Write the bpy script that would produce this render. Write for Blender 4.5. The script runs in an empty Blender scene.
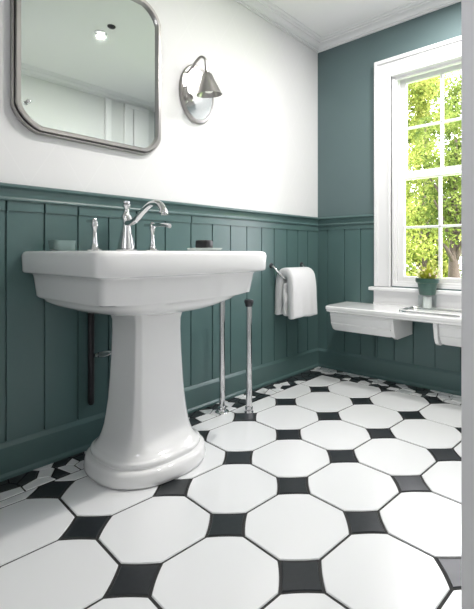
import bpy, bmesh, math, random
from mathutils import Vector, Matrix
random.seed(7)
C = bpy.context.scene.collection
PI = math.pi
S = .88/2.7665

# ------------------------------------------------------------------ materials
def mat(name, col, rough=.5, metal=0., bump=None, coat=0., spec=.5, var=None):
    m = bpy.data.materials.new(name); m.use_nodes = True
    nt = m.node_tree; b = nt.nodes['Principled BSDF']
    b.inputs['Base Color'].default_value = (*col, 1)
    b.inputs['Roughness'].default_value = rough
    b.inputs['Metallic'].default_value = metal
    b.inputs['Coat Weight'].default_value = coat
    b.inputs['Coat Roughness'].default_value = .08
    b.inputs['Specular IOR Level'].default_value = spec
    tc = nt.nodes.new('ShaderNodeTexCoord')
    if var:
        sc, amt = var
        n = nt.nodes.new('ShaderNodeTexNoise'); n.inputs['Scale'].default_value = sc
        n.inputs['Detail'].default_value = 5
        nt.links.new(tc.outputs['Object'], n.inputs['Vector'])
        mx = nt.nodes.new('ShaderNodeMix'); mx.data_type = 'RGBA'
        mx.inputs['A'].default_value = (*[c*(1-amt) for c in col], 1)
        mx.inputs['B'].default_value = (*[min(1, c*(1+amt)) for c in col], 1)
        nt.links.new(n.outputs['Fac'], mx.inputs['Factor'])
        nt.links.new(mx.outputs['Result'], b.inputs['Base Color'])
    if bump:
        sc, st = bump
        n = nt.nodes.new('ShaderNodeTexNoise'); n.inputs['Scale'].default_value = sc
        n.inputs['Detail'].default_value = 4
        nt.links.new(tc.outputs['Object'], n.inputs['Vector'])
        bp = nt.nodes.new('ShaderNodeBump'); bp.inputs['Strength'].default_value = st
        bp.inputs['Distance'].default_value = .01
        nt.links.new(n.outputs['Fac'], bp.inputs['Height'])
        nt.links.new(bp.outputs['Normal'], b.inputs['Normal'])
    return m

M = {}
M['white_wall'] = mat('white_wallpaper', (.76, .76, .76), .6)
M['plain_wall'] = mat('pale_wall', (.66, .67, .67), .6)
M['green_wall'] = mat('green_wall_paint', (.098, .148, .154), .6, var=(3, .05))
M['green_trim'] = mat('green_gloss_paint', (.080, .143, .140), .30, bump=(30, .03), var=(4, .06))
M['white_trim'] = mat('white_gloss_paint', (.78, .78, .79), .3)
M['ceiling'] = mat('ceiling_paint', (.84, .84, .84), .7)
M['grout'] = mat('dark_grout', (.022, .022, .022), .8)
M['white_tile'] = mat('white_floor_tile', (.80, .81, .82), .17, var=(1.6, .03), coat=.3)
M['black_tile'] = mat('black_floor_tile', (.018, .021, .024), .3, var=(60, .35))
M['grey_tile'] = mat('grey_marble_chip', (.50, .53, .54), .25, var=(20, .2))
M['porcelain'] = mat('white_porcelain', (.86, .86, .86), .1, coat=.5)
M['chrome'] = mat('polished_chrome', (.70, .70, .71), .08, 1.)
M['nickel'] = mat('brushed_nickel', (.44, .42, .41), .28, 1.)
M['satin'] = mat('satin_chrome', (.80, .80, .80), .2, 1.)
M['dark_metal'] = mat('dark_metal', (.06, .06, .065), .3, .8)
M['black'] = mat('black_rubber', (.01, .01, .012), .35)
M['mirror'] = mat('mirror_silver', (.80, .85, .82), .015, 1.)
M['towel'] = mat('white_terry', (.84, .84, .85), .95, bump=(260, .9))
M['pot'] = mat('green_glazed_pot', (.035, .095, .075), .3, var=(12, .2))
M['soil'] = mat('potting_soil', (.05, .03, .02), .9, bump=(80, .8))
M['leaf'] = mat('plant_leaf', (.40, .43, .05), .5, var=(30, .35))
M['blossom'] = mat('pale_pink_blossom', (.72, .55, .52), .6)
M['teal_soap'] = mat('pale_teal_ceramic', (.15, .22, .21), .15)
M['bark'] = mat('tree_bark', (.045, .032, .026), .9, bump=(14, .8), var=(6, .3))
M['lawn'] = mat('lawn_grass', (.16, .27, .06), .9, var=(3, .3))
M['frosted'] = mat('pale_frosted_glass', (.55, .62, .60), .12)
M['wax'] = mat('white_wax', (.85, .85, .82), .4)

def glass_mat(name, tint, gloss):
    m = bpy.data.materials.new(name); m.use_nodes = True
    nt = m.node_tree; nt.nodes.clear()
    o = nt.nodes.new('ShaderNodeOutputMaterial')
    t = nt.nodes.new('ShaderNodeBsdfTransparent'); t.inputs[0].default_value = (*tint, 1)
    g = nt.nodes.new('ShaderNodeBsdfGlossy'); g.inputs['Roughness'].default_value = .02
    f = nt.nodes.new('ShaderNodeLayerWeight'); f.inputs['Blend'].default_value = gloss
    if name == 'clear_glass': f = nt.nodes.new('ShaderNodeValue'); f.outputs[0].default_value = .05
    x = nt.nodes.new('ShaderNodeMixShader')
    nt.links.new(f.outputs[0] if name == 'clear_glass' else f.outputs['Fresnel'], x.inputs[0]); nt.links.new(t.outputs[0], x.inputs[1])
    nt.links.new(g.outputs[0], x.inputs[2]); nt.links.new(x.outputs[0], o.inputs[0])
    return m
M['pane'] = glass_mat('window_glass', (.98, .99, .99), .12)
M['glass'] = glass_mat('clear_glass', (.95, .97, .97), .12)

def leaf_mat(name, c1, c2, c3):
    m = bpy.data.materials.new(name); m.use_nodes = True
    nt = m.node_tree; nt.nodes.clear()
    o = nt.nodes.new('ShaderNodeOutputMaterial')
    tc = nt.nodes.new('ShaderNodeTexCoord')
    n = nt.nodes.new('ShaderNodeTexNoise'); n.inputs['Scale'].default_value = 2.6; n.inputs['Detail'].default_value = 6
    n.inputs['Roughness'].default_value = .75
    r = nt.nodes.new('ShaderNodeValToRGB')
    r.color_ramp.elements[0].position = .36; r.color_ramp.elements[0].color = (*c1, 1)
    r.color_ramp.elements[1].position = .66; r.color_ramp.elements[1].color = (*c3, 1)
    e = r.color_ramp.elements.new(.5); e.color = (*c2, 1)
    d = nt.nodes.new('ShaderNodeBsdfDiffuse'); t = nt.nodes.new('ShaderNodeBsdfTranslucent')
    x = nt.nodes.new('ShaderNodeMixShader'); x.inputs[0].default_value = .45
    nt.links.new(tc.outputs['Object'], n.inputs['Vector']); nt.links.new(n.outputs['Fac'], r.inputs[0])
    nt.links.new(r.outputs[0], d.inputs[0]); nt.links.new(r.outputs[0], t.inputs[0])
    nt.links.new(d.outputs[0], x.inputs[1]); nt.links.new(t.outputs[0], x.inputs[2])
    nt.links.new(x.outputs[0], o.inputs[0])
    return m
M['foliage_yellow'] = leaf_mat('yellow_green_foliage', (.04, .065, .015), (.18, .22, .045), (.42, .40, .13))
M['foliage_green'] = leaf_mat('fresh_green_foliage', (.03, .055, .015), (.125, .17, .04), (.30, .34, .10))

# faint diamond pattern embossed in the white wallpaper
def wallpaper():
    m = M['white_wall']; nt = m.node_tree; b = nt.nodes['Principled BSDF']
    tc = nt.nodes.new('ShaderNodeTexCoord'); sp = nt.nodes.new('ShaderNodeSeparateXYZ')
    nt.links.new(tc.outputs['Object'], sp.inputs[0])
    def mth(op, a, c=None):
        n = nt.nodes.new('ShaderNodeMath'); n.operation = op
        for i, v in enumerate((a, c)):
            if v is None: continue
            if isinstance(v, (int, float)): n.inputs[i].default_value = v
            else: nt.links.new(v, n.inputs[i])
        return n.outputs[0]
    lines = []
    for sg in (1, -1):
        s = mth('ADD', mth('MULTIPLY', sp.outputs['X'], 4.4*sg), mth('MULTIPLY', sp.outputs['Z'], 2.6))
        fr = mth('FRACT', s); lines.append(mth('LESS_THAN', fr, .022))
    l = mth('MAXIMUM', lines[0], lines[1])
    mx = nt.nodes.new('ShaderNodeMix'); mx.data_type = 'RGBA'
    mx.inputs['A'].default_value = (.755, .755, .76, 1); mx.inputs['B'].default_value = (.775, .775, .78, 1)
    nt.links.new(l, mx.inputs['Factor']); nt.links.new(mx.outputs['Result'], b.inputs['Base Color'])
wallpaper()

# ------------------------------------------------------------------ mesh helpers
def link(name, bm, m, parent=None, smooth=False, angle=None):
    bmesh.ops.recalc_face_normals(bm, faces=bm.faces)
    me = bpy.data.meshes.new(name); bm.to_mesh(me); bm.free()
    for k in (m if isinstance(m, (list, tuple)) else [m]): me.materials.append(k)
    o = bpy.data.objects.new(name, me); C.objects.link(o)
    if smooth:
        for p in me.polygons: p.use_smooth = True
        if angle:
            try: me.set_sharp_from_angle(angle=math.radians(angle))
            except Exception: pass
    if parent:
        o.parent = parent; o.matrix_parent_inverse = Matrix.Translation(-Vector(parent.location))
    return o
def thing(name, label, cat, loc, group=None):
    o = bpy.data.objects.new(name, None); C.objects.link(o); o.location = loc; o.empty_display_size = .05
    o['label'] = label; o['category'] = cat
    if group: o['group'] = group
    return o
def struct(o): o['kind'] = 'structure'; return o
def box(bm, x0, x1, y0, y1, z0, z1, bev=0, mi=0):
    v = [bm.verts.new((x, y, z)) for x in (x0, x1) for y in (y0, y1) for z in (z0, z1)]
    fs = [bm.faces.new([v[i] for i in q]) for q in ((0,1,3,2),(4,6,7,5),(0,4,5,1),(2,3,7,6),(0,2,6,4),(1,5,7,3))]
    for f in fs: f.material_index = mi
    if bev:
        es = list({e for f in fs for e in f.edges})
        bmesh.ops.bevel(bm, geom=es, offset=bev, segments=2, affect='EDGES', profile=.5)
def rings(bm, loops, closed=True, cap0=False, cap1=False, mi=0):
    vs = [[bm.verts.new(p) for p in l] for l in loops]
    n = len(vs[0])
    for a, b in zip(vs, vs[1:]):
        for i in range(n if closed else n-1):
            f = bm.faces.new((a[i], a[(i+1) % n], b[(i+1) % n], b[i])); f.material_index = mi
    if cap0: bm.faces.new(vs[0][::-1]).material_index = mi
    if cap1: bm.faces.new(vs[-1]).material_index = mi
    return vs
def lathe(bm, prof, c, n=32, axis='Z', sx=1, sy=1, mi=0, caps=True):
    L = []
    for r, h in prof:
        l = []
        for i in range(n):
            a = 2*PI*i/n; p = (r*math.cos(a)*sx, r*math.sin(a)*sy, h)
            if axis == 'Y': p = (p[0], -p[2], p[1])
            if axis == 'X': p = (p[2], p[0], p[1])
            l.append((c[0]+p[0], c[1]+p[1], c[2]+p[2]))
        L.append(l)
    rings(bm, L, True, caps, caps, mi)
def spline(pts, k=8):
    P = [Vector(p) for p in pts]; out = []
    for i in range(len(P)-1):
        a, b = P[i], P[i+1]; p0 = P[i-1] if i else a*2-b; p3 = P[i+2] if i+2 < len(P) else b*2-a
        for j in range(k):
            t = j/k
            out.append(.5*((2*a)+(b-p0)*t+(2*p0-5*a+4*b-p3)*t*t+(3*a-p0-3*b+p3)*t**3))
    out.append(P[-1]); return out
def tube(bm, pts, rad, n=14, smooth=8, mi=0):
    P = spline(pts, smooth) if smooth else [Vector(p) for p in pts]
    m = len(P); L = []; up = Vector((.01, .02, 1)); prev = None
    for i, p in enumerate(P):
        t = (P[min(i+1, m-1)]-P[max(i-1, 0)]).normalized()
        if prev is None:
            a = t.cross(up)
            if a.length < .1: a = t.cross(Vector((1, 0, 0)))
            a.normalize()
        else:
            a = (prev-t*prev.dot(t)).normalized()
        prev = a; b = t.cross(a)
        f = i/(m-1)
        r = rad(f) if callable(rad) else rad
        L.append([p+a*r*math.cos(2*PI*j/n)+b*r*math.sin(2*PI*j/n) for j in range(n)])
    rings(bm, L, True, True, True, mi)
def sweep(bm, prof, path):
    """prof: closed list of (offset from wall, z); path: xy points along the wall, room on the right side; mitred."""
    P = [Vector(p) for p in path]; L = []
    for i, p in enumerate(P):
        def nrm(a, b):
            d = (b-a).normalized(); return Vector((d.y, -d.x))
        if i == 0: n = nrm(P[0], P[1]); k = 1
        elif i == len(P)-1: n = nrm(P[-2], P[-1]); k = 1
        else:
            n1, n2 = nrm(P[i-1], p), nrm(p, P[i+1]); n = (n1+n2).normalized(); k = 1/max(.2, n.dot(n1))
        L.append([(p.x+n.x*d*k, p.y+n.y*d*k, z) for d, z in prof])
    rings(bm, L, True, True, True)

# ------------------------------------------------------------------ room dimensions
XB, YO, ZC = -3.4, -2.25, 2.48           # rear wall, opposite wall, ceiling
WT = .16
WY0, WY1, WZ0, WZ1 = -.622, -1.268, .66, 2.09     # window opening

bm = bmesh.new(); box(bm, XB-WT, WT, 0, WT, -.1, ZC+.15)
struct(link('wall_left', bm, M['white_wall']))
bm = bmesh.new()
box(bm, 0, WT, WY0, 0, -.1, ZC+.15); box(bm, 0, WT, YO-WT, WY1, -.1, ZC+.15)
box(bm, 0, WT, WY1, WY0, -.1, WZ0); box(bm, 0, WT, WY1, WY0, WZ1, ZC+.15)
struct(link('wall_window', bm, M['green_wall']))
bm = bmesh.new(); box(bm, XB-WT, 0, YO-WT, YO, -.1, ZC+.15)
struct(link('wall_right', bm, M['plain_wall']))
# rear wall with an unseen window opening, added to let in fill daylight
bm = bmesh.new()
box(bm, XB-WT, XB, YO, -1.95, 0, ZC); box(bm, XB-WT, XB, -1.45, 0, 0, ZC)
box(bm, XB-WT, XB, -1.95, -1.45, 0, 1.3); box(bm, XB-WT, XB, -1.95, -1.45, 2.2, ZC)
struct(link('wall_back', bm, M['plain_wall']))
bm = bmesh.new(); box(bm, XB, 0, YO, 0, ZC, ZC+.12)
struct(link('ceiling', bm, M['ceiling']))

# ------------------------------------------------------------------ floor: octagon and dot tiles, mosaic border
def clip(poly, nx, ny, d):
    out = []
    for i, a in enumerate(poly):
        b = poly[(i+1) % len(poly)]
        da = a[0]*nx+a[1]*ny-d; db = b[0]*nx+b[1]*ny-d
        if da <= 0: out.append(a)
        if (da < 0 < db) or (db < 0 < da):
            t = da/(da-db); out.append((a[0]+(b[0]-a[0])*t, a[1]+(b[1]-a[1])*t))
    return out
def area(p): return .5*sum(a[0]*b[1]-b[0]*a[1] for a, b in zip(p, p[1:]+p[:1]))
def inset(p, g):
    if area(p) < 0: p = p[::-1]
    cx = sum(a[0] for a in p)/len(p); cy = sum(a[1] for a in p)/len(p)
    q = list(p)
    for i, a in enumerate(p):
        a0, a1 = p[i-1], p[(i+1) % len(p)]
        e1 = Vector((a[0]-a0[0], a[1]-a0[1])); e2 = Vector((a1[0]-a[0], a1[1]-a[1]))
        if e1.length < 1e-6 or e2.length < 1e-6: q[i] = (a[0]+(cx-a[0])*.02, a[1]+(cy-a[1])*.02); continue
        e1.normalize(); e2.normalize()
        n1 = Vector((-e1.y, e1.x)); n2 = Vector((-e2.y, e2.x)); n = n1+n2
        if n.length < .2: n = n1
        n.normalize(); k = g/max(.45, n.dot(n1)); q[i] = (a[0]+n.x*k, a[1]+n.y*k)
    return q
def tile(bm, poly, g, mi, h=.0):
    clean = []
    for a in poly:
        if not clean or math.hypot(a[0]-clean[-1][0], a[1]-clean[-1][1]) > .0015: clean.append(a)
    if len(clean) > 2 and math.hypot(clean[0][0]-clean[-1][0], clean[0][1]-clean[-1][1]) < .0015: clean.pop()
    if len(clean) < 3 or abs(area(clean)) < 2e-4: return
    a = inset(clean, g); b = inset(a, .0022)
    if area(b) <= 0: return
    va = [bm.verts.new((x, y, -.0035)) for x, y in a]; vb = [bm.verts.new((x, y, h)) for x, y in b]
    n = len(va)
    for i in range(n):
        f = bm.faces.new((va[i], va[(i+1) % n], vb[(i+1) % n], vb[i])); f.material_index = mi
    f = bm.faces.new(vb); f.material_index = mi
GR = .0692; U0, V0 = 1.4562, -1.0618
def lat(u, v):
    U = u*math.cos(GR)-v*math.sin(GR); V = u*math.sin(GR)+v*math.cos(GR)
    return ((U-U0)*S, -(V-V0)*S)
BL, BR = .17, .19
bm = bmesh.new()
box(bm, XB, 0, YO, 0, -.1, -.003)
H = .260; K = 8
def bulge(p, q, amt, cx, cy):
    """points from p to q, pushed away from (cx, cy)"""
    out = []
    for i in range(K):
        t = i/K; x = p[0]+(q[0]-p[0])*t; y = p[1]+(q[1]-p[1])*t
        dx, dy = x-cx, y-cy; l = math.hypot(dx, dy); a = amt*4*t*(1-t)
        out.append((x+dx/l*a, y+dy/l*a))
    return out
e = .5-H
for u in range(-12, 4):
    for v in range(-3, 9):
        cx, cy = u+.5, v+.5
        c8 = [(.5, -e), (.5, e), (e, .5), (-e, .5), (-.5, e), (-.5, -e), (-e, -.5), (e, -.5)]
        pts = []
        for i in range(8):
            p, q = c8[i], c8[(i+1) % 8]
            if i % 2 == 0: pts.append(p)
            else: pts += bulge(p, q, .011, 0, 0)
        for nm, pp, g, mi in (('o', [lat(cx+a, cy+b) for a, b in pts], .0038, 1),):
            pp = clip(clip(pp, 0, 1, -BL), 1, 0, -BR); pp = clip(clip(pp, -1, 0, -XB), 0, -1, -YO)
            if len(pp) > 2: tile(bm, pp, g, mi)
        sq = [(H, 0), (0, H), (-H, 0), (0, -H)]; pts = []
        for i in range(4):
            p, q = sq[i], sq[(i+1) % 4]
            o = (p[0]+q[0], p[1]+q[1])
            pts += bulge(p, q, -.011, 0, 0) if True else []
        pp = [lat(u+a, v+b) for a, b in pts]
        pp = clip(clip(pp, 0, 1, -BL), 1, 0, -BR); pp = clip(clip(pp, -1, 0, -XB), 0, -1, -YO)
        if len(pp) > 2: tile(bm, pp, .0045, 2)
def voronoi(x0, x1, y0, y1, step, bm):
    rnd = random.Random(11); pts = []
    nx = int((x1-x0)/step); ny = max(2, round((y1-y0)/(step*.72)))
    for i in range(nx):
        for j in range(ny):
            pts.append((x0+(i+.5+rnd.uniform(-.42, .42))*(x1-x0)/nx, y0+(j+.5+rnd.uniform(-.4, .4))*(y1-y0)/ny))
    for p in pts:
        poly = [(x0, y0), (x1, y0), (x1, y1), (x0, y1)]
        for q in pts:
            if q is p or math.hypot(q[0]-p[0], q[1]-p[1]) > step*3.2: continue
            nx_, ny_ = q[0]-p[0], q[1]-p[1]
            poly = clip(poly, nx_, ny_, (q[0]**2+q[1]**2-p[0]**2-p[1]**2)/2)
            if len(poly) < 3: break
        if len(poly) > 2:
            k = rnd.random(); tile(bm, poly, .0022, 2 if k < .54 else (3 if k < .60 else 1))
voronoi(XB, 0, -BL+.002, 0, .074, bm)
n0 = len(bm.verts)
bm2 = bmesh.new(); voronoi(-2.25, -BL, -BR+.002, 0, .070, bm2)     # same band turned along the window wall
for f in bm2.faces:
    nf = bm.faces.new([bm.verts.new((v.co.y, v.co.x, v.co.z)) for v in f.verts]); nf.material_index = f.material_index
bm2.free()
struct(link('floor', bm, [M['grout'], M['white_tile'], M['black_tile'], M['grey_tile']]))

# ------------------------------------------------------------------ mouldings
def mould(name, prof, paths, m, smooth=True):
    bm = bmesh.new()
    for p in paths: sweep(bm, prof, p)
    return struct(link(name, bm, m, None, smooth, 25))
full = [[(XB, 0), (0, 0), (0, YO), (XB, YO)]]
mould('trim_1', [(0, 2.432), (.012, 2.432), (.013, 2.440), (.024, 2.441), (.026, 2.447), (.034, 2.452), (.048, 2.459), (.068, 2.463), (.070, 2.469), (.090, 2.470), (.092, 2.474), (.112, 2.475), (.113, 2.4815), (0, 2.4815)], full, M['white_trim'])
rail = [(0, 1.148), (.030, 1.148), (.036, 1.143), (.036, 1.136), (.030, 1.131), (.022, 1.128), (.017, 1.116), (.014, 1.104), (.014, 1.098), (.022, 1.096), (.024, 1.090), (.022, 1.084), (.012, 1.082), (0, 1.082)]
mould('trim_2', rail, [[(XB, 0), (0, 0), (0, -.500)], [(0, -1.40), (0, YO)]], M['green_trim'])
base = [(0, -.003), (.020, -.003), (.026, 0), (.026, .012), (.018, .022), (.018, .122), (.012, .134), (.006, .142), (0, .142)]
mould('baseboard_left', base, [[(XB, 0), (0, 0), (0, YO)]], M['green_trim'])
def boards(name, span, grooves, z0, z1, axis, dep=.008):
    """vertical tongue-and-groove boards; grooves are V cuts in the profile"""
    a, b = span; prof = [(a, dep)]
    for g in sorted(grooves):
        if a+.01 < g < b-.01:
            prof += [(g-.0042, dep), (g-.002, .0005), (g+.002, .0005), (g+.0042, dep)]
    prof.append((b, dep)); bm = bmesh.new()
    rows = []
    for z in (z0, z1):
        rows.append([((t, -d, z) if axis == 'X' else (-d, t, z)) for t, d in prof])
    rings(bm, rows, False)
    for t in (a, b):        # returns
        q = [(t, 0, z0), (t, -dep, z0), (t, -dep, z1), (t, 0, z1)] if axis == 'X' else [(0, t, z0), (-dep, t, z0), (-dep, t, z1), (0, t, z1)]
        bm.faces.new([bm.verts.new(p) for p in q])
    for z in (z0, z1):
        q = [(a, 0, z), (a, -dep, z), (b, -dep, z), (b, 0, z)] if axis == 'X' else [(0, a, z), (-dep, a, z), (-dep, b, z), (0, b, z)]
        bm.faces.new([bm.verts.new(p) for p in q])
    return bm
gl = [-2.13, -1.99, -1.852, -1.71, -1.57, -1.40, -1.233, -1.078, -.934, -.793, -.654, -.528, -.391, -.264, -.143]
gl += [-2.27-.14*k for k in range(8)]
bm = boards('b', (XB, 0), gl, .140, 1.046, 'X')
struct(link('trim_3', bm, M['green_trim']))
bm = boards('b', (XB, 0), [g for g in gl if g in (-2.13, -1.99, -1.852, -1.57, -1.233)], 1.044, 1.084, 'X', .014)
struct(link('trim_4', bm, M['green_trim']))
gw = [-.098, -.246, -.382, -.515, -.641, -.776, -.921, -1.078, -1.22, -1.36, -1.50, -1.64, -1.78, -1.92, -2.06, -2.18]
bm = boards('b', (-.500, 0), gw, .140, 1.054, 'Y'); struct(link('trim_5', bm, M['green_trim']))
bm = boards('b', (-.500, 0), [], 1.052, 1.084, 'Y', .013); struct(link('trim_8', bm, M['green_trim']))
bm = boards('b', (-1.40, -.492), gw, .140, .60, 'Y'); struct(link('trim_6', bm, M['green_trim']))
bm = boards('b', (YO, -1.40), gw, .140, 1.084, 'Y'); struct(link('trim_7', bm, M['green_trim']))

# ------------------------------------------------------------------ window
w = bpy.data.objects.new('window_1', None); C.objects.link(w); w.location = (0, -.945, .64); struct(w)
bm = bmesh.new()
def frame4(bm, x0, x1, ya, yb, za, zb, wd, bev=.003, bot=True):
    """ya > yb; a rectangular frame of width wd inside the rectangle"""
    box(bm, x0, x1, ya-wd, ya, za, zb, bev); box(bm, x0, x1, yb, yb+wd, za, zb, bev)
    box(bm, x0, x1, yb+wd, ya-wd, zb-wd, zb, bev)
    if bot: box(bm, x0, x1, yb+wd, ya-wd, za, za+wd, bev)
frame4(bm, -.020, 0, -.500, -1.390, .645, 2.200, .120, .002, False)
frame4(bm, -.034, 0, -.500, -1.390, .645, 2.207, .026, .004, False)
frame4(bm, -.026, 0, -.600, -1.290, .645, 2.102, .020, .003, False)
link('window_casing', bm, M['white_trim'], w)
bm = bmesh.new()
frame4(bm, -.001, WT, WY0+.006, WY1-.006, WZ0-.01, WZ1+.006, .018, 0)
frame4(bm, .012, .032, WY0-.010, WY1+.010, WZ0+.005, WZ1-.010, .018, .002)
link('window_frame', bm, M['white_trim'], w)
bm = bmesh.new()
box(bm, -.055, .03, -1.425, -.467, .617, .641, .005)
link('window_sill', bm, M['white_trim'], w)
bm = bmesh.new()
box(bm, -.022, 0, -1.398, -.492, .515, .615, .003); box(bm, -.030, 0, -1.398, -.492, .515, .535, .003)
link('apron', bm, M['white_trim'], w)
def sash(x0, x1, za, zb, top, bot, mz):
    bm = bmesh.new()
    ya, yb = WY0-.022, WY1+.022; st = .046
    box(bm, x0, x1, ya-st, ya, za, zb, .003); box(bm, x0, x1, yb, yb+st, za, zb, .003)
    box(bm, x0, x1, yb+st, ya-st, zb-top, zb, .003); box(bm, x0, x1, yb+st, ya-st, za, za+bot, .003)
    xm = (x0+x1)/2
    box(bm, xm-.012, xm+.012, -.941, -.922, za+bot, zb-top, .004)
    box(bm, xm-.012, xm+.012, yb+st, ya-st, mz-.008, mz+.008, .004)
    s = link('sash', bm, M['white_trim'], w)
    bm = bmesh.new(); box(bm, xm-.002, xm+.002, yb+st-.003, ya-st+.003, za+bot-.003, zb-top+.003)
    g = link('pane', bm, M['pane'], None); g.parent = s; g.matrix_parent_inverse = s.matrix_parent_inverse.copy(); g.parent = s
    g.matrix_parent_inverse = Matrix.Translation(-Vector(w.location)) if False else Matrix.Identity(4)
    return s, g
s1, g1 = sash(.038, .070, .665, 1.430, .052, .052, 1.050)
s2, g2 = sash(.074, .104, 1.380, 2.082, .034, .052, 1.735)

# ------------------------------------------------------------------ rear window, added for fill daylight (behind the viewpoint)
w2 = bpy.data.objects.new('fill_window', None); C.objects.link(w2); w2.location = (XB, -1.6, 1.3); struct(w2)
bm = bmesh.new(); frame4(bm, XB-.1, XB+.02, -1.45, -1.95, 1.3, 2.2, .06, .003)
box(bm, XB-.07, XB-.03, -1.715, -1.685, 1.36, 2.14, .003)
link('window_frame', bm, M['white_trim'], w2)
bm = bmesh.new(); box(bm, XB-.055, XB-.05, -1.89, -1.51, 1.36, 2.14); link('pane', bm, M['pane'], w2)

# ------------------------------------------------------------------ doors
d1 = bpy.data.objects.new('door_1', None); C.objects.link(d1); d1.location = (-1.75, -1.9, 0); struct(d1)
bm = bmesh.new()
XD = -1.72
y0, y1 = YO+.002, -1.600
box(bm, XD, XD+.045, y1-.031, y1, 0.002, 2.4, .002)
box(bm, XD, XD+.045, y0, y1-.031, .002, .375, .002)
box(bm, XD+.014, XD+.040, y0, y1-.031, .375, 2.4)
link('door_panel', bm, M['white_trim'], d1)
d2 = bpy.data.objects.new('door_2', None); C.objects.link(d2); d2.location = (-.3, YO, 0); struct(d2)
bm = bmesh.new()
for xa, xb, zt in ((-.575, -.515, 2.43), (-.37, -.275, 2.41), (-.262, -.09, 2.39)):
    box(bm, xa, xb, YO+.001, YO+.03, .14, zt, .003)
box(bm, -.37, -.09, YO+.001, YO+.036, 2.39, 2.43, .003)
link('door_casing', bm, M['white_trim'], d2)

# ------------------------------------------------------------------ pedestal sink
sink = thing('pedestal_sink', 'large white porcelain pedestal sink standing against the green panelled wall', 'sink', (-1.70, -.311, 0))
def facet(cx, cy, a, b, diag, p, z, n=144, yclip=None):
    """smooth rounded octagon: half sizes a, b; diag = distance of the corner facets in units of a full square"""
    L = []
    for i in range(n):
        t = 2*PI*i/n; c, s = math.cos(t), math.sin(t)
        acc = abs(c)**p+abs(s)**p
        k = 1/math.sqrt(2)
        acc += (abs((c+s)*k)/diag)**p+(abs((c-s)*k)/diag)**p
        r = acc**(-1/p)
        x, y = cx+a*c*r, cy+b*s*r
        if yclip is not None: y = min(y, yclip)
        L.append((x, y, z))
    return L
PX, PY = -1.695, -.300
prof = [(.640, .122, 1.28, 110), (.622, .114, 1.29, 110), (.600, .108, 1.30, 110), (.55, .1075, 1.30, 110), (.45, .1105, 1.30, 110), (.35, .115, 1.30, 110), (.27, .121, 1.29, 110), (.21, .128, 1.28, 110),
        (.165, .138, 1.26, 28), (.135, .150, 1.22, 20), (.112, .164, 1.18, 14), (.097, .179, 1.14, 11), (.091, .190, 1.12, 10), (.088, .192, 1.12, 10), (.087, .200, 1.11, 9), (.083, .205, 1.11, 9), (.074, .207, 1.10, 9), (.066, .204, 1.09, 9), (.062, .206, 1.09, 9),
        (.060, .222, 1.08, 8), (.056, .229, 1.08, 8), (.046, .233, 1.07, 8), (.020, .238, 1.06, 8), (.006, .236, 1.06, 8), (.0, .228, 1.06, 8)]
bm = bmesh.new()
rings(bm, [facet(PX, PY, a, a, d, p, z, 216) for z, a, d, p in prof], True, True, True)
link('pedestal', bm, M['porcelain'], sink, True, 50)
BX, BYc = -1.682, -.3175
def plan(a, yf, yb, z, p=26, diag=1.28, n=288):
    b = (yb-yf)/2; cy = (yb+yf)/2
    L = []
    for i in range(n):
        t = 2*PI*i/n; c, s = math.cos(t), math.sin(t); k = 1/math.sqrt(2)
        acc = abs(c)**p+abs(s)**p
        if s < 0: acc += (max(0, (abs(c)-s)*k)/diag)**p
        r = acc**(-1/p); L.append((BX+a*c*r, cy+b*s*r, z))
    return [(x, y-(.022*max(0, 1-((x-BX)/a)**2) if y < cy else 0)*min(1, (cy-y)/b), z) for x, y, z in L]
bm = bmesh.new()
lv = [(.625, .100, -.40, -.20, 14, 1.15), (.632, .130, -.43, -.17, 10, 1.12), (.641, .215, -.485, -.12, 7, 1.12), (.652, .268, -.525, -.08, 7, 1.15), (.667, .306, -.550, -.05, 8, 1.18), (.682, .328, -.562, -.03, 12, 1.22),
      (.692, .330, -.562, -.02, 16, 1.26), (.697, .340, -.571, -.012, 26, 1.30), (.704, .343, -.574, -.012, 110, 1.385), (.785, .353, -.588, -.010, 110, 1.385), (.793, .358, -.594, -.010, 110, 1.385), (.797, .372, -.610, -.009, 110, 1.385),
      (.800, .389, -.625, -.009, 110, 1.385), (.806, .393, -.628, -.009, 110, 1.385), (.866, .396, -.631, -.009, 110, 1.385), (.878, .393, -.628, -.010, 110, 1.385), (.884, .386, -.621, -.014, 110, 1.385), (.886, .370, -.606, -.03, 110, 1.385),
      (.885, .285, -.530, -.165, 10, 1.22), (.880, .272, -.522, -.172, 9, 1.2), (.85, .255, -.50, -.18, 8, 1.18), (.79, .21, -.46, -.21, 7, 1.15), (.755, .13, -.40, -.26, 6, 1.1), (.745, .04, -.35, -.31, 6, 1.1)]
rings(bm, [plan(a, yf, yb, z, p, d) for z, a, yf, yb, p, d in lv], True, True, True)
link('basin', bm, M['porcelain'], sink, True, 55)
bm = bmesh.new(); lathe(bm, [(.0, .744), (.022, .744), (.024, .748), (.020, .750), (.0, .749)], (BX, -.33, 0), 24, caps=False)
link('drain', bm, M['chrome'], sink, True, 40)

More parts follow.
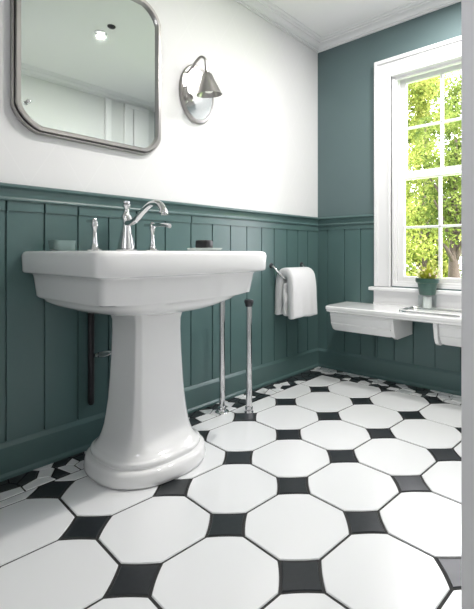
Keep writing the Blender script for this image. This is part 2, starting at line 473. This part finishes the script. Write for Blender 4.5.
# ------------------------------------------------------------------ faucet
FZ = .8866
fc = thing('sink_faucet', 'polished chrome widespread faucet with curved spout and lever handles on the pedestal sink', 'faucet', (-1.682, -.115, FZ))
bm = bmesh.new()
FX, FY = -1.682, -.115
lathe(bm, [(.045, 0), (.046, .006), (.038, .012), (.036, .03), (.030, .06), (.022, .095), (.018, .125), (.020, .140), (.023, .150), (.023, .160), (.016, .168), (.012, .180), (.013, .196), (.020, .204), (.020, .210), (.012, .213), (.016, .218), (.015, .226), (.0, .230)], (FX, FY, FZ), 28)
lathe(bm, [(.024, .145), (.026, .150), (.024, .155)], (FX, FY, FZ), 28)
link('faucet_body', bm, M['chrome'], fc, True, 45)
bm = bmesh.new()
tube(bm, [(FX, FY-.010, FZ+.125), (FX, FY-.07, FZ+.135), (FX, FY-.14, FZ+.175), (FX, FY-.20, FZ+.200), (FX, FY-.255, FZ+.196), (FX, FY-.285, FZ+.168), (FX, FY-.288, FZ+.158)], lambda f: .016-.004*math.sin(f*PI)+.002*f, 18)
lathe(bm, [(.017, -.012), (.019, -.006), (.019, .0), (.016, .004)], (FX, FY-.288, FZ+.16), 20)
link('spout', bm, M['chrome'], fc, True, 50)
for hx, sgn in ((-1.547, 1), (-1.83, -1)):
    bm = bmesh.new()
    lathe(bm, [(.028, 0), (.029, .005), (.020, .012), (.013, .03), (.010, .06), (.009, .09), (.013, .10), (.016, .112), (.013, .126), (.008, .138), (.0, .141)], (hx, FY, FZ), 24)
    h = link('handle', bm, M['chrome'], fc, True, 45)
    bm = bmesh.new()
    if sgn > 0: tube(bm, [(hx, FY+.06, FZ+.126), (hx, FY-.03, FZ+.124), (hx+.005, FY-.09, FZ+.122), (hx+.01, FY-.125, FZ+.116)], lambda f: .007+.004*f, 14)
    else: tube(bm, [(hx, FY, FZ+.125), (hx-.004, FY+.03, FZ+.128), (hx-.006, FY+.05, FZ+.13)], lambda f: .006+.001*f, 14)
    l = link('lever', bm, M['chrome'], None, True, 50); l.parent = h
# round chrome stop on the panelling beside the faucet
# ------------------------------------------------------------------ things on the rim
t = thing('soap_dish', 'shallow clear glass dish on the right end of the sink rim', 'dish', (-1.405, -.33, FZ))
bm = bmesh.new()
def rrect(cx, cy, a, b, z, p=6, n=48):
    L = []
    for i in range(n):
        q = 2*PI*i/n; c, s = math.cos(q), math.sin(q); r = (abs(c)**p+abs(s)**p)**(-1/p)
        L.append((cx+a*c*r, cy+b*s*r, z))
    return L
cx, cy = -1.41, -.335
rings(bm, [rrect(cx, cy, .040, .055, FZ+.001), rrect(cx, cy, .046, .075, FZ+.004), rrect(cx, cy, .052, .085, FZ+.013), rrect(cx, cy, .050, .083, FZ+.014), rrect(cx, cy, .044, .072, FZ+.007), rrect(cx, cy, .03, .045, FZ+.005)], True, True, True)
link('dish_bowl', bm, M['frosted'], t, True, 50)
bm = bmesh.new(); box(bm, cx-.024, cx+.024, cy-.036, cy+.040, FZ+.0075, FZ+.052, .009)
bmesh.ops.rotate(bm, verts=bm.verts, cent=(cx, cy, 0), matrix=Matrix.Rotation(.12, 3, 'Z'))
o = link('soap_bar', bm, M['black'], None, True, 40); o['label'] = 'glossy black bar lying in the glass dish on the sink'; o['category'] = 'soap'
bm = bmesh.new(); cx, cy = -1.955, -.095
rings(bm, [rrect(cx, cy, .030, .03, FZ+.0005, 5), rrect(cx, cy, .042, .034, FZ+.006, 5), rrect(cx, cy, .045, .037, FZ+.03, 5), rrect(cx, cy, .0455, .0375, FZ+.042, 5), rrect(cx, cy, .042, .034, FZ+.043, 5), rrect(cx, cy, .039, .031, FZ+.03, 5), rrect(cx, cy, .03, .025, FZ+.012, 5)], True, True, True)
o = link('trinket_dish', bm, M['teal_soap'], None, True, 50); o['label'] = 'small pale teal dish at the back left corner of the sink'; o['category'] = 'dish'

# ------------------------------------------------------------------ mirror
mr = thing('wall_mirror', 'large rectangular wall mirror with rounded corners and brushed metal frame above the sink', 'mirror', (-1.79, 0, 1.37))
MX, MZ, MA, MB = -1.775, 1.751, .340, .386
def chrect(a, b, r, k=8, ins=0):
    """rounded rectangle outline in x/z about the mirror centre, inset by ins"""
    L = []; a -= ins; b -= ins; r = max(.01, r-ins*.6)
    for sx, sz, st in ((1, 1, 0), (-1, 1, 90), (-1, -1, 180), (1, -1, 270)):
        for j in range(k+1):
            t = math.radians(st+90*j/k)
            # corner that is part chamfer, part arc
            c, s = math.cos(t), math.sin(t)
            f = j/k; px, pz = c, s
            p0 = (math.cos(math.radians(st)), math.sin(math.radians(st))); p1 = (math.cos(math.radians(st+90)), math.sin(math.radians(st+90)))
            qx, qz = p0[0]*(1-f)+p1[0]*f, p0[1]*(1-f)+p1[1]*f
            px, pz = px*.6+qx*.4, pz*.6+qz*.4
            L.append((sx*(a-r)+px*r, sz*(b-r)+pz*r))
    return L
def mring(ins, y): return [(MX+x, y, MZ+z) for x, z in chrect(MA, MB, .095, 8, ins)]
bm = bmesh.new()
rings(bm, [mring(.002, -.002), mring(.0, -.006), mring(0, -.022), mring(.003, -.026), mring(.007, -.026), mring(.008, -.022), mring(.010, -.022), mring(.011, -.038), mring(.014, -.041), mring(.026, -.041), mring(.029, -.038), mring(.030, -.028), mring(.030, -.012)], True)
for i, f in enumerate(bm.faces):
    if 4 <= i//36 <= 5: f.material_index = 1
link('mirror_frame', bm, [M['nickel'], M['dark_metal']], mr, True, 30)
bm = bmesh.new(); v = [bm.verts.new(p) for p in mring(.0295, -.024)]; bm.faces.new(v)
v2 = [bm.verts.new(p) for p in mring(.0295, -.010)]; bm.faces.new(v2[::-1])
for i in range(len(v)): bm.faces.new((v[i], v[(i+1) % len(v)], v2[(i+1) % len(v)], v2[i]))
link('mirror_glass', bm, M['mirror'], mr)
bm = bmesh.new(); lathe(bm, [(.003, .024), (.003, .030), (.007, .033), (.009, .039), (.007, .045), (0, .047)], (-2.060, 0, 1.482), 20, 'Y')
link('knob', bm, M['chrome'], mr, True, 50)

# ------------------------------------------------------------------ sconce
sc = thing('wall_sconce', 'chrome wall sconce with oval backplate and cone shade beside the mirror', 'wall lamp', (-1.19, 0, 1.767))
bm = bmesh.new()
lathe(bm, [(.120, .001), (.122, .008), (.116, .016), (.106, .017), (.103, .0135), (0, .0135)], (-1.188, 0, 1.767), 56, 'Y', 1.0, 1.36, caps=False)
for i, f in enumerate(bm.faces):
    if i//56 < 3: f.material_index = 1
link('backplate', bm, [M['satin'], M['nickel']], sc, True, 35)
bm = bmesh.new()
tube(bm, [(-1.262, -.012, 1.862), (-1.262, -.04, 1.873), (-1.258, -.08, 1.905), (-1.246, -.110, 1.928), (-1.232, -.128, 1.915), (-1.231, -.132, 1.880), (-1.230, -.132, 1.862)], .0070, 12)
link('arm', bm, M['nickel'], sc, True, 50)
bm = bmesh.new()
sx, sy = -1.224, -.130
lathe(bm, [(.006, 1.866), (.012, 1.862), (.014, 1.845), (.020, 1.840), (.026, 1.836), (.046, 1.785), (.068, 1.735), (.071, 1.729), (.069, 1.729), (.066, 1.735), (.044, 1.784), (.02, 1.832), (0, 1.834)], (sx, sy, 0), 40, caps=False)
tilt = lambda b: bmesh.ops.rotate(b, verts=b.verts, cent=(sx-.012, sy, 1.86), matrix=Matrix.Rotation(-.14, 3, 'Y'))
tilt(bm)
link('lamp_shade', bm, M['nickel'], sc, True, 35)
bm = bmesh.new(); lathe(bm, [(0, 1.738), (.018, 1.742), (.026, 1.757), (.022, 1.775), (.012, 1.792), (.012, 1.82)], (sx, sy, 0), 24, caps=False)
tilt(bm)
m = mat('lit_bulb', (.9, .9, .88), .3); b = m.node_tree.nodes['Principled BSDF']
b.inputs['Emission Color'].default_value = (1, .93, .82, 1); b.inputs['Emission Strength'].default_value = .15
link('bulb', bm, m, sc, True)
bm = bmesh.new()
lathe(bm, [(0, .052), (.014, .050), (.020, .040), (.020, .030), (.012, .022), (.012, .012)], (-1.262, 0, 1.722), 20, 'Y')
tube(bm, [(-1.262, -.035, 1.722), (-1.285, -.045, 1.735), (-1.290, -.045, 1.76), (-1.278, -.03, 1.78), (-1.262, -.014, 1.79)], .0045, 10)
link('knob', bm, M['nickel'], sc, True, 50)

# ------------------------------------------------------------------ towel and its bar
tb = thing('towel_bar', 'curved chrome towel bar on the green wall near the corner', 'towel bar', (-.40, 0, .78))
bm = bmesh.new()
tube(bm, [(-.560, -.008, .790), (-.556, -.030, .778), (-.545, -.060, .745), (-.515, -.088, .710), (-.48, -.098, .703), (-.38, -.098, .703), (-.28, -.098, .703), (-.245, -.088, .710), (-.232, -.060, .745), (-.226, -.030, .778), (-.222, -.008, .790)], .0105, 14)
link('rail', bm, M['chrome'], tb, True, 50)
for x in (-.560, -.222):
    bm = bmesh.new(); lathe(bm, [(.018, .008), (.019, .012), (.014, .018), (.0, .021)], (x, 0, .790), 20, 'Y')
    link('wall_plate', bm, M['dark_metal'], tb, True, 50)
def towel():
    bm = bmesh.new(); nx = 34; rnd = random.Random(3)
    # path in (y,z) from the back hem over the bar to the front hem
    pc = spline([(-.046, .455, 0), (-.044, .56, 0), (-.046, .66, 0), (-.060, .725, 0), (-.098, .748, 0), (-.140, .728, 0), (-.154, .65, 0), (-.156, .54, 0), (-.160, .440, 0)], 7)
    x0, x1 = -.538, -.268; rows = []
    ph = rnd.random()*6
    for side in (0, 1):
        g = []
        for k, p in enumerate(pc):
            a = pc[min(k+1, len(pc)-1)]-pc[max(k-1, 0)]; a.normalize(); n = Vector((-a.y, a.x, 0))
            f = k/(len(pc)-1); hang = abs(f-.5)*2
            row = []
            for i in range(nx+1):
                u = i/nx
                th = .030
                edge = min(1, min(u, 1-u)/.07); th2 = th*(.35+.65*math.sqrt(max(0, 1-(1-edge)**2)))
                wob = (.004*math.sin(u*9+ph+f*3)+.005*math.sin(u*17+2*f+1))*hang**1.5
                d = th2 if side == 0 else -th2
                x = x0+(x1-x0)*u+.006*math.sin(f*7+u*2)*hang
                row.append((x, p.x-n.x*(d+wob), p.y-n.y*(d+wob)+.004*math.sin(u*8+f*5)*hang))
            g.append(row)
        rows.append(g)
    A = [[bm.verts.new(p) for p in r] for r in rows[0]]; B = [[bm.verts.new(p) for p in r] for r in rows[1]]
    nk = len(A)
    for G in (A, B):
        for k in range(nk-1):
            for i in range(nx): bm.faces.new((G[k][i], G[k][i+1], G[k+1][i+1], G[k+1][i]))
    for k in range(nk-1):
        for i in (0, nx): bm.faces.new((A[k][i], A[k+1][i], B[k+1][i], B[k][i]))
    for k in (0, nk-1):
        for i in range(nx): bm.faces.new((A[k][i], A[k][i+1], B[k][i+1], B[k][i]))
    # inner folded layer showing between front and back at the open end
    L = []
    for j in range(12):
        u = j/11; z = .448+.235*u; t = .017+.004*math.sin(j*1.3)
        yc = -.103+.008*math.sin(j*.9); xa = x0-.002+.008*math.sin(j*.7+1)
        L.append([(xa+(.006 if k in (0, 7) else 0)*0+dx, yc+dy*t, z) for dx, dy in ((.006, -1), (0, -.5), (-.002, .1), (.003, .7), (.012, 1), (.22, 1), (.225, 0), (.22, -1))])
    rings(bm, L, True, True, True)
    return bm
o = link('hand_towel', towel(), M['towel'], None, True)
sb = o.modifiers.new('s', 'SUBSURF'); sb.levels = sb.render_levels = 1
o['label'] = 'thick white towel folded over the chrome bar on the green wall'; o['category'] = 'towel'
# ------------------------------------------------------------------ chrome pipes on the floor
for (x, y, top, fl, capped, lab) in ((-1.130, -.148, .66, .038, False, 'thin plain chrome floor pipe, nearest the sink pedestal'), (-1.036, -.263, .612, .026, True, 'chrome floor pipe with a dark cap, right of the plain pipe')):
    p = thing('water_pipe', lab, 'pipe', (x, y, 0), 'chrome pipes rising from the floor')
    bm = bmesh.new(); lathe(bm, [(.0165, .0), (.0165, top)], (x, y, 0), 24); link('pipe', bm, M['chrome'], p, True, 50)
    bm = bmesh.new(); lathe(bm, [(fl, .0), (fl, .004), (fl*.85, .009), (.022, .013), (.021, .030), (.0175, .034)], (x, y, 0), 32); link('floor_flange', bm, M['chrome'], p, True, 40)
    bm = bmesh.new()
    if capped: lathe(bm, [(.018, top-.030), (.021, top-.026), (.021, top-.018), (.025, top-.010), (.026, top+.000), (.022, top+.008), (0, top+.012)], (x, y, 0), 28)
    else: lathe(bm, [(.018, top-.03), (.020, top-.02), (.018, top), (0, top+.003)], (x, y, 0), 28)
    link('cap', bm, M['dark_metal'] if capped else M['chrome'], p, True, 40)

# ------------------------------------------------------------------ dark pipe behind the pedestal
dp = thing('drain_pipe', 'black vertical pipe with a small chrome valve on the wall behind the sink', 'pipe', (-1.816, -.03, .21))
bm = bmesh.new(); lathe(bm, [(.0, .196), (.010, .199), (.0135, .21), (.0135, .66)], (-1.800, -.024, 0), 20); link('pipe', bm, M['black'], dp, True, 40)
bm = bmesh.new()
lathe(bm, [(.009, 0), (.009, .09)], (-1.795, -.040, .420), 14, 'X')
lathe(bm, [(0, -.03), (.012, -.026), (.016, 0), (.012, .026), (0, .03)], (-1.755, -.052, .422), 18, 'X')
link('valve', bm, M['chrome'], dp, True, 40)

# ------------------------------------------------------------------ wall-hung white console below the window
vn = thing('wall_hung_vanity', 'low white wall-hung vanity top with moulded boxes under the window', 'vanity', (-.17, -.9, .35))
bm = bmesh.new()
ZT = .519
def slab(x0, x1, y0, y1, z):  # rounded rectangle
    return rrect((x0+x1)/2, (y0+y1)/2, (x1-x0)/2, (y1-y0)/2, z, 40, 160)
def slabL(ins, z):
    pts = [(-.010, -.262), (-.27, -.272), (-.315, -.285), (-.328, -.32), (-.328, -1.62), (-.315, -1.65), (-.010, -1.655)]
    cx, cy = -.17, -.95
    return [(x+(ins if x < -.2 else 0), y-(ins if y > -.5 else -ins if y < -1.5 else 0), z) for x, y in pts]
rings(bm, [slabL(.014, ZT-.044), slabL(.004, ZT-.038), slabL(.004, ZT-.026), slabL(0, ZT-.022), slabL(0, ZT-.006), slabL(.005, ZT)], True, True, True)
link('worktop', bm, M['porcelain'], vn, True, 30)
def trough(ya, yb, nm):
    """moulded box under the top; profile in (x, z), drawn in at both ends"""
    pr = [(-.010, .475), (-.300, .475), (-.300, .455), (-.296, .450), (-.292, .425), (-.285, .405), (-.290, .400), (-.288, .392), (-.268, .36), (-.258, .350), (-.240, .345), (-.010, .345)]
    bm = bmesh.new(); L = []
    for f, ins in ((0, .018), (.02, .004), (.06, 0), (.94, 0), (.98, .004), (1, .018)):
        y = ya+(yb-ya)*f
        L.append([((x+ins if x < -.1 else x), y, z+(ins if z < .4 else 0)) for x, z in pr])
    rings(bm, L, True, True, True)
    o = link('box', bm, M['porcelain'], vn, True, 28)
    bm = bmesh.new()     # carved end bracket
    return o
trough(-.300, -.752, 'a'); trough(-1.035, -1.62, 'b')
for yb in (-.749, -1.015):
    bm = bmesh.new()
    pr = [(-.012, .475), (-.306, .475), (-.306, .452), (-.301, .445), (-.297, .425), (-.292, .402), (-.290, .388), (-.270, .354), (-.240, .339), (-.012, .339)]
    for dy in (.0,):
        rings(bm, [[(x, yb-.001, z) for x, z in pr], [(x, yb-.022, z) for x, z in pr]], True, True, True)
    link('end_bracket', bm, M['porcelain'], vn, False)
bm = bmesh.new()
cx, cy = -.175, -.99
def bl(ins, z): return rrect(cx, cy, .105-ins, .205-ins, z, 8, 72)
rings(bm, [bl(0, ZT+.0005), bl(.001, ZT+.010), bl(.004, ZT+.014), bl(.012, ZT+.014), bl(.015, ZT+.010), bl(.018, ZT+.002), bl(.05, ZT+.002)], True, True, True)
for i, f in enumerate(bm.faces):
    if i//72 in (0, 3, 4): f.material_index = 1
link('inset_basin', bm, [M['porcelain'], M['satin']], vn, True, 35)

# ------------------------------------------------------------------ plant on its glass holder
gx, gy = -.070, -.893
gh = thing('glass_holder', 'clear square glass tumbler on the vanity under the green pot', 'holder', (gx, gy, ZT))
bm = bmesh.new()
rings(bm, [rrect(gx, gy, .044, .044, ZT+.001, 7), rrect(gx, gy, .046, .046, ZT+.004, 7), rrect(gx, gy, .049, .049, ZT+.092, 7), rrect(gx, gy, .046, .046, ZT+.092, 7), rrect(gx, gy, .043, .043, ZT+.008, 7)], True, True, True)
link('tumbler', bm, M['glass'], gh, True, 50)
bm = bmesh.new(); lathe(bm, [(.026, .010), (.027, .014), (.027, .080), (.024, .084), (0, .084)], (gx, gy, ZT), 28)
o = link('candle', bm, M['wax'], None, True, 40); o['label'] = 'short white candle inside the glass tumbler under the plant'; o['category'] = 'candle'
pz = ZT+.0925
pp = thing('potted_plant', 'small yellow-green plant in a green pot in front of the window', 'plant', (gx, gy, pz))
bm = bmesh.new()
lathe(bm, [(.030, 0), (.046, .001), (.050, .008), (.058, .060), (.062, .075), (.070, .079), (.073, .088), (.072, .104), (.069, .106), (.064, .104), (.058, .088), (0, .088)], (gx, gy, pz), 40, caps=False)
link('pot', bm, M['pot'], pp, True, 35)
bm = bmesh.new(); lathe(bm, [(.060, .092), (.03, .096), (0, .097)], (gx, gy, pz), 24, caps=False); link('soil', bm, M['soil'], pp, True)
bm = bmesh.new(); bmf = bmesh.new(); rnd = random.Random(5)
for i in range(150):
    a = rnd.uniform(0, 2*PI); ln = rnd.uniform(.05, .115); tilt = rnd.uniform(.1, 1.35); r0 = rnd.uniform(0, .045)
    b = Vector((gx+r0*math.cos(a), gy+r0*math.sin(a), pz+.094)); d = Vector((math.sin(tilt)*math.cos(a), math.sin(tilt)*math.sin(a), math.cos(tilt)))
    sd = d.cross(Vector((0, 0, 1))).normalized()*rnd.uniform(.004, .009); nrm = sd.cross(d).normalized()*.002
    P = [b, b+d*ln*.5+Vector((0, 0, .004)), b+d*ln-Vector((0, 0, ln*.12*tilt))]
    vs = [bm.verts.new(q) for q in (P[0]-sd*.4, P[0]+sd*.4, P[1]+sd+nrm, P[1]-sd+nrm, P[2])]
    bm.faces.new((vs[0], vs[1], vs[2], vs[3])); bm.faces.new((vs[3], vs[2], vs[4]))
    if i % 9 == 0:
        q = P[2]
        bmesh.ops.create_icosphere(bmf, subdivisions=1, radius=rnd.uniform(.004, .007), matrix=Matrix.Translation(q))
link('leaves', bm, M['leaf'], pp)
link('blossoms', bmf, M['blossom'], pp, True)

# ------------------------------------------------------------------ ceiling fittings (seen in the mirror, except the added fill lamp)
cl = thing('ceiling_light', 'small round white downlight in the ceiling, reflected in the mirror', 'ceiling light', (-1.18, -1.145, ZC))
bm = bmesh.new(); lathe(bm, [(.042, .001), (.042, -.006), (.036, -.010), (.026, -.005)], (-1.18, -1.145, ZC-.001), 36, caps=False); link('frame', bm, M['chrome'], cl, True, 40)
bm = bmesh.new(); lathe(bm, [(0, -.005), (.027, -.005), (.027, -.003), (0, -.003)], (-1.18, -1.145, ZC-.001), 32, caps=False)
m = mat('lit_diffuser', (1, 1, 1), .4); b = m.node_tree.nodes['Principled BSDF']
b.inputs['Emission Color'].default_value = (1, .97, .92, 1); b.inputs['Emission Strength'].default_value = 1
link('diffuser', bm, m, cl)
for lx, ly, lab in ((-.5, -1.15, 'added wide round white fill lamp on the ceiling near the window, outside the view'),):  # extra lamp, added out of view to lift the window end
    c2 = thing('fill_ceiling_lamp', lab, 'ceiling light', (lx, ly, ZC))
    bm = bmesh.new(); lathe(bm, [(.16, 0), (.16, -.03), (.15, -.035), (.14, -.034), (.14, -.02), (0, -.02)], (lx, ly, ZC-.001), 36, caps=False); link('frame', bm, M['white_trim'], c2, True, 40)
    bm = bmesh.new(); lathe(bm, [(0, -.033), (.137, -.033), (.137, -.022), (0, -.022)], (lx, ly, ZC-.001), 36, caps=False); link('diffuser', bm, m, c2, True, 40)
bm = bmesh.new(); lathe(bm, [(.028, .0), (.028, -.005), (.020, -.012), (0, -.014)], (-1.176, -1.00, ZC-.0005), 28)
o = link('ceiling_sensor', bm, M['dark_metal'], None, True, 40); o['label'] = 'small dark round sensor on the ceiling beside the downlight, seen in the mirror'; o['category'] = 'sensor'

# ------------------------------------------------------------------ garden outside the window
bm = bmesh.new(); box(bm, .2, 22, -14, 18, -.9, -.6); struct(link('ground', bm, M['lawn']))
def tree(x, y, h, crown, n, fm, lab, seed, lo, sz=.055):
    rnd = random.Random(seed)
    t = thing('garden_tree', lab, 'tree', (x, y, -.6), 'trees outside the window')
    bm = bmesh.new()
    tube(bm, [(x, y, -.62), (x+.04, y+.03, .2), (x-.03, y+.02, 1.1), (x+.05, y, h*.75)], lambda f: .16*(1-f)+.03, 12)
    tips = []
    for i in range(9):
        a = rnd.uniform(0, 2*PI); z0 = rnd.uniform(.25, 1.6)
        tip = Vector((x+math.cos(a)*crown*.8, y+math.sin(a)*crown*.8, z0+rnd.uniform(.5, 1.4))); tips.append(tip)
        tube(bm, [(x, y, z0), (Vector((x, y, z0))*.5+tip*.5)+Vector((0, 0, .1)), tip], lambda f: .05*(1-f)+.012, 8, 4)
    link('trunk', bm, M['bark'], t, True)
    bm = bmesh.new()
    cl = []
    for i in range(60):
        a = rnd.uniform(0, 2*PI); r = crown*math.sqrt(rnd.random()); z = rnd.uniform(lo, h)
        k = math.sqrt(max(.08, 1-((z-(lo+h)/2)/((h-lo)/2+.2))**2))
        cl.append((x+r*math.cos(a)*k, y+r*math.sin(a)*k, z, rnd.uniform(.22, .48)))
    for i in range(n):
        cx, cy, cz, cr = cl[rnd.randrange(len(cl))]
        d = Vector((rnd.gauss(0, 1), rnd.gauss(0, 1), rnd.gauss(0, 1))).normalized()*cr*rnd.random()**.4
        c = Vector((cx, cy, cz))+d
        ax = Vector((rnd.gauss(0, 1), rnd.gauss(0, 1), rnd.gauss(0, 1))).normalized(); b = ax.cross(Vector((rnd.gauss(0, 1), rnd.gauss(0, 1), rnd.gauss(0, 1)))).normalized()
        s = sz*rnd.uniform(.6, 1.3)
        bm.faces.new([bm.verts.new(c+q) for q in (ax*s, b*s*.5, -ax*s, -b*s*.5)])
    link('foliage', bm, M[fm], t)
tree(4.5, 1.75, 3.1, .62, 9000, 'foliage_yellow', 'yellow-green tree at the left of the window view', 1, -.1, .040)
tree(6.3, .95, 4.3, .72, 9000, 'foliage_green', 'green tree with a bare brown trunk at the right of the window view', 2, 1.15, .045)
tree(8.9, 2.6, 5.8, 1.35, 20000, 'foliage_yellow', 'tallest leafy tree, behind the two nearer trees', 3, -.2, .055)
tree(13.0, 4.1, 6.2, 2.0, 12000, 'foliage_green', 'distant green tree behind all the other trees', 4, -.3, .10)

# ------------------------------------------------------------------ light
W = bpy.data.worlds.new('sky'); bpy.context.scene.world = W; W.use_nodes = True
bg = W.node_tree.nodes['Background']; bg.inputs[0].default_value = (1, .965, 1.03, 1); bg.inputs[1].default_value = 6.0
def area_light(name, loc, rot, sx, sy, power, col=(1, 1, 1), portal=False, shape='RECTANGLE'):
    l = bpy.data.lights.new(name, 'AREA'); l.shape = shape; l.size = sx; l.size_y = sy; l.energy = power; l.color = col
    if portal: l.cycles.is_portal = True
    o = bpy.data.objects.new(name, l); C.objects.link(o); o.location = loc; o.rotation_euler = rot; return o
area_light('window_portal', (.13, -.945, 1.375), (0, PI/2, 0), 1.42, .64, 1, portal=True)
area_light('fill_window_portal', (XB-.12, -1.7, 1.75), (0, -PI/2, 0), .9, .5, 1, portal=True)  # sampling portal of the added rear window
for lx, ly, pw in ((-.5, -1.15, 11.5),):
    area_light('downlight_or_fill_lamp', (lx, ly, ZC-.06), (0, 0, 0), .26, .26, pw, (1, .98, .96), shape='DISK')  # light of the added fill lamp, brightens towel wall and floor
area_light('downlight_or_fill_lamp', (-1.18, -1.145, ZC-.03), (0, 0, 0), .05, .05, 11, (1, .96, .9), shape='DISK')
sun = bpy.data.lights.new('sun', 'SUN'); sun.energy = 8.5; sun.angle = .02; sun.color = (1, .95, .85)
so = bpy.data.objects.new('sun', sun); C.objects.link(so); so.rotation_euler = Vector((.12, .9, -.6)).to_track_quat('-Z', 'Y').to_euler()

# ------------------------------------------------------------------ camera
cam = bpy.data.cameras.new('camera'); co = bpy.data.objects.new('camera', cam); C.objects.link(co)
co.location = (-2.720922, -1.903268, .88)
co.rotation_euler = Vector((.7735325, .6337566, 0)).to_track_quat('-Z', 'Y').to_euler()
cam.sensor_fit = 'VERTICAL'; cam.sensor_height = 36; cam.lens = 36*424.87/609
cam.shift_x = (237-285.39)/609; cam.shift_y = (252.43-304.5)/609
cam.clip_start = .02
sc_ = bpy.context.scene; sc_.camera = co
sc_.view_settings.view_transform = 'Standard'; sc_.view_settings.look = 'None'; sc_.view_settings.gamma = 1
sc_.view_settings.use_curve_mapping = False
sc_.view_settings.exposure = 0.80
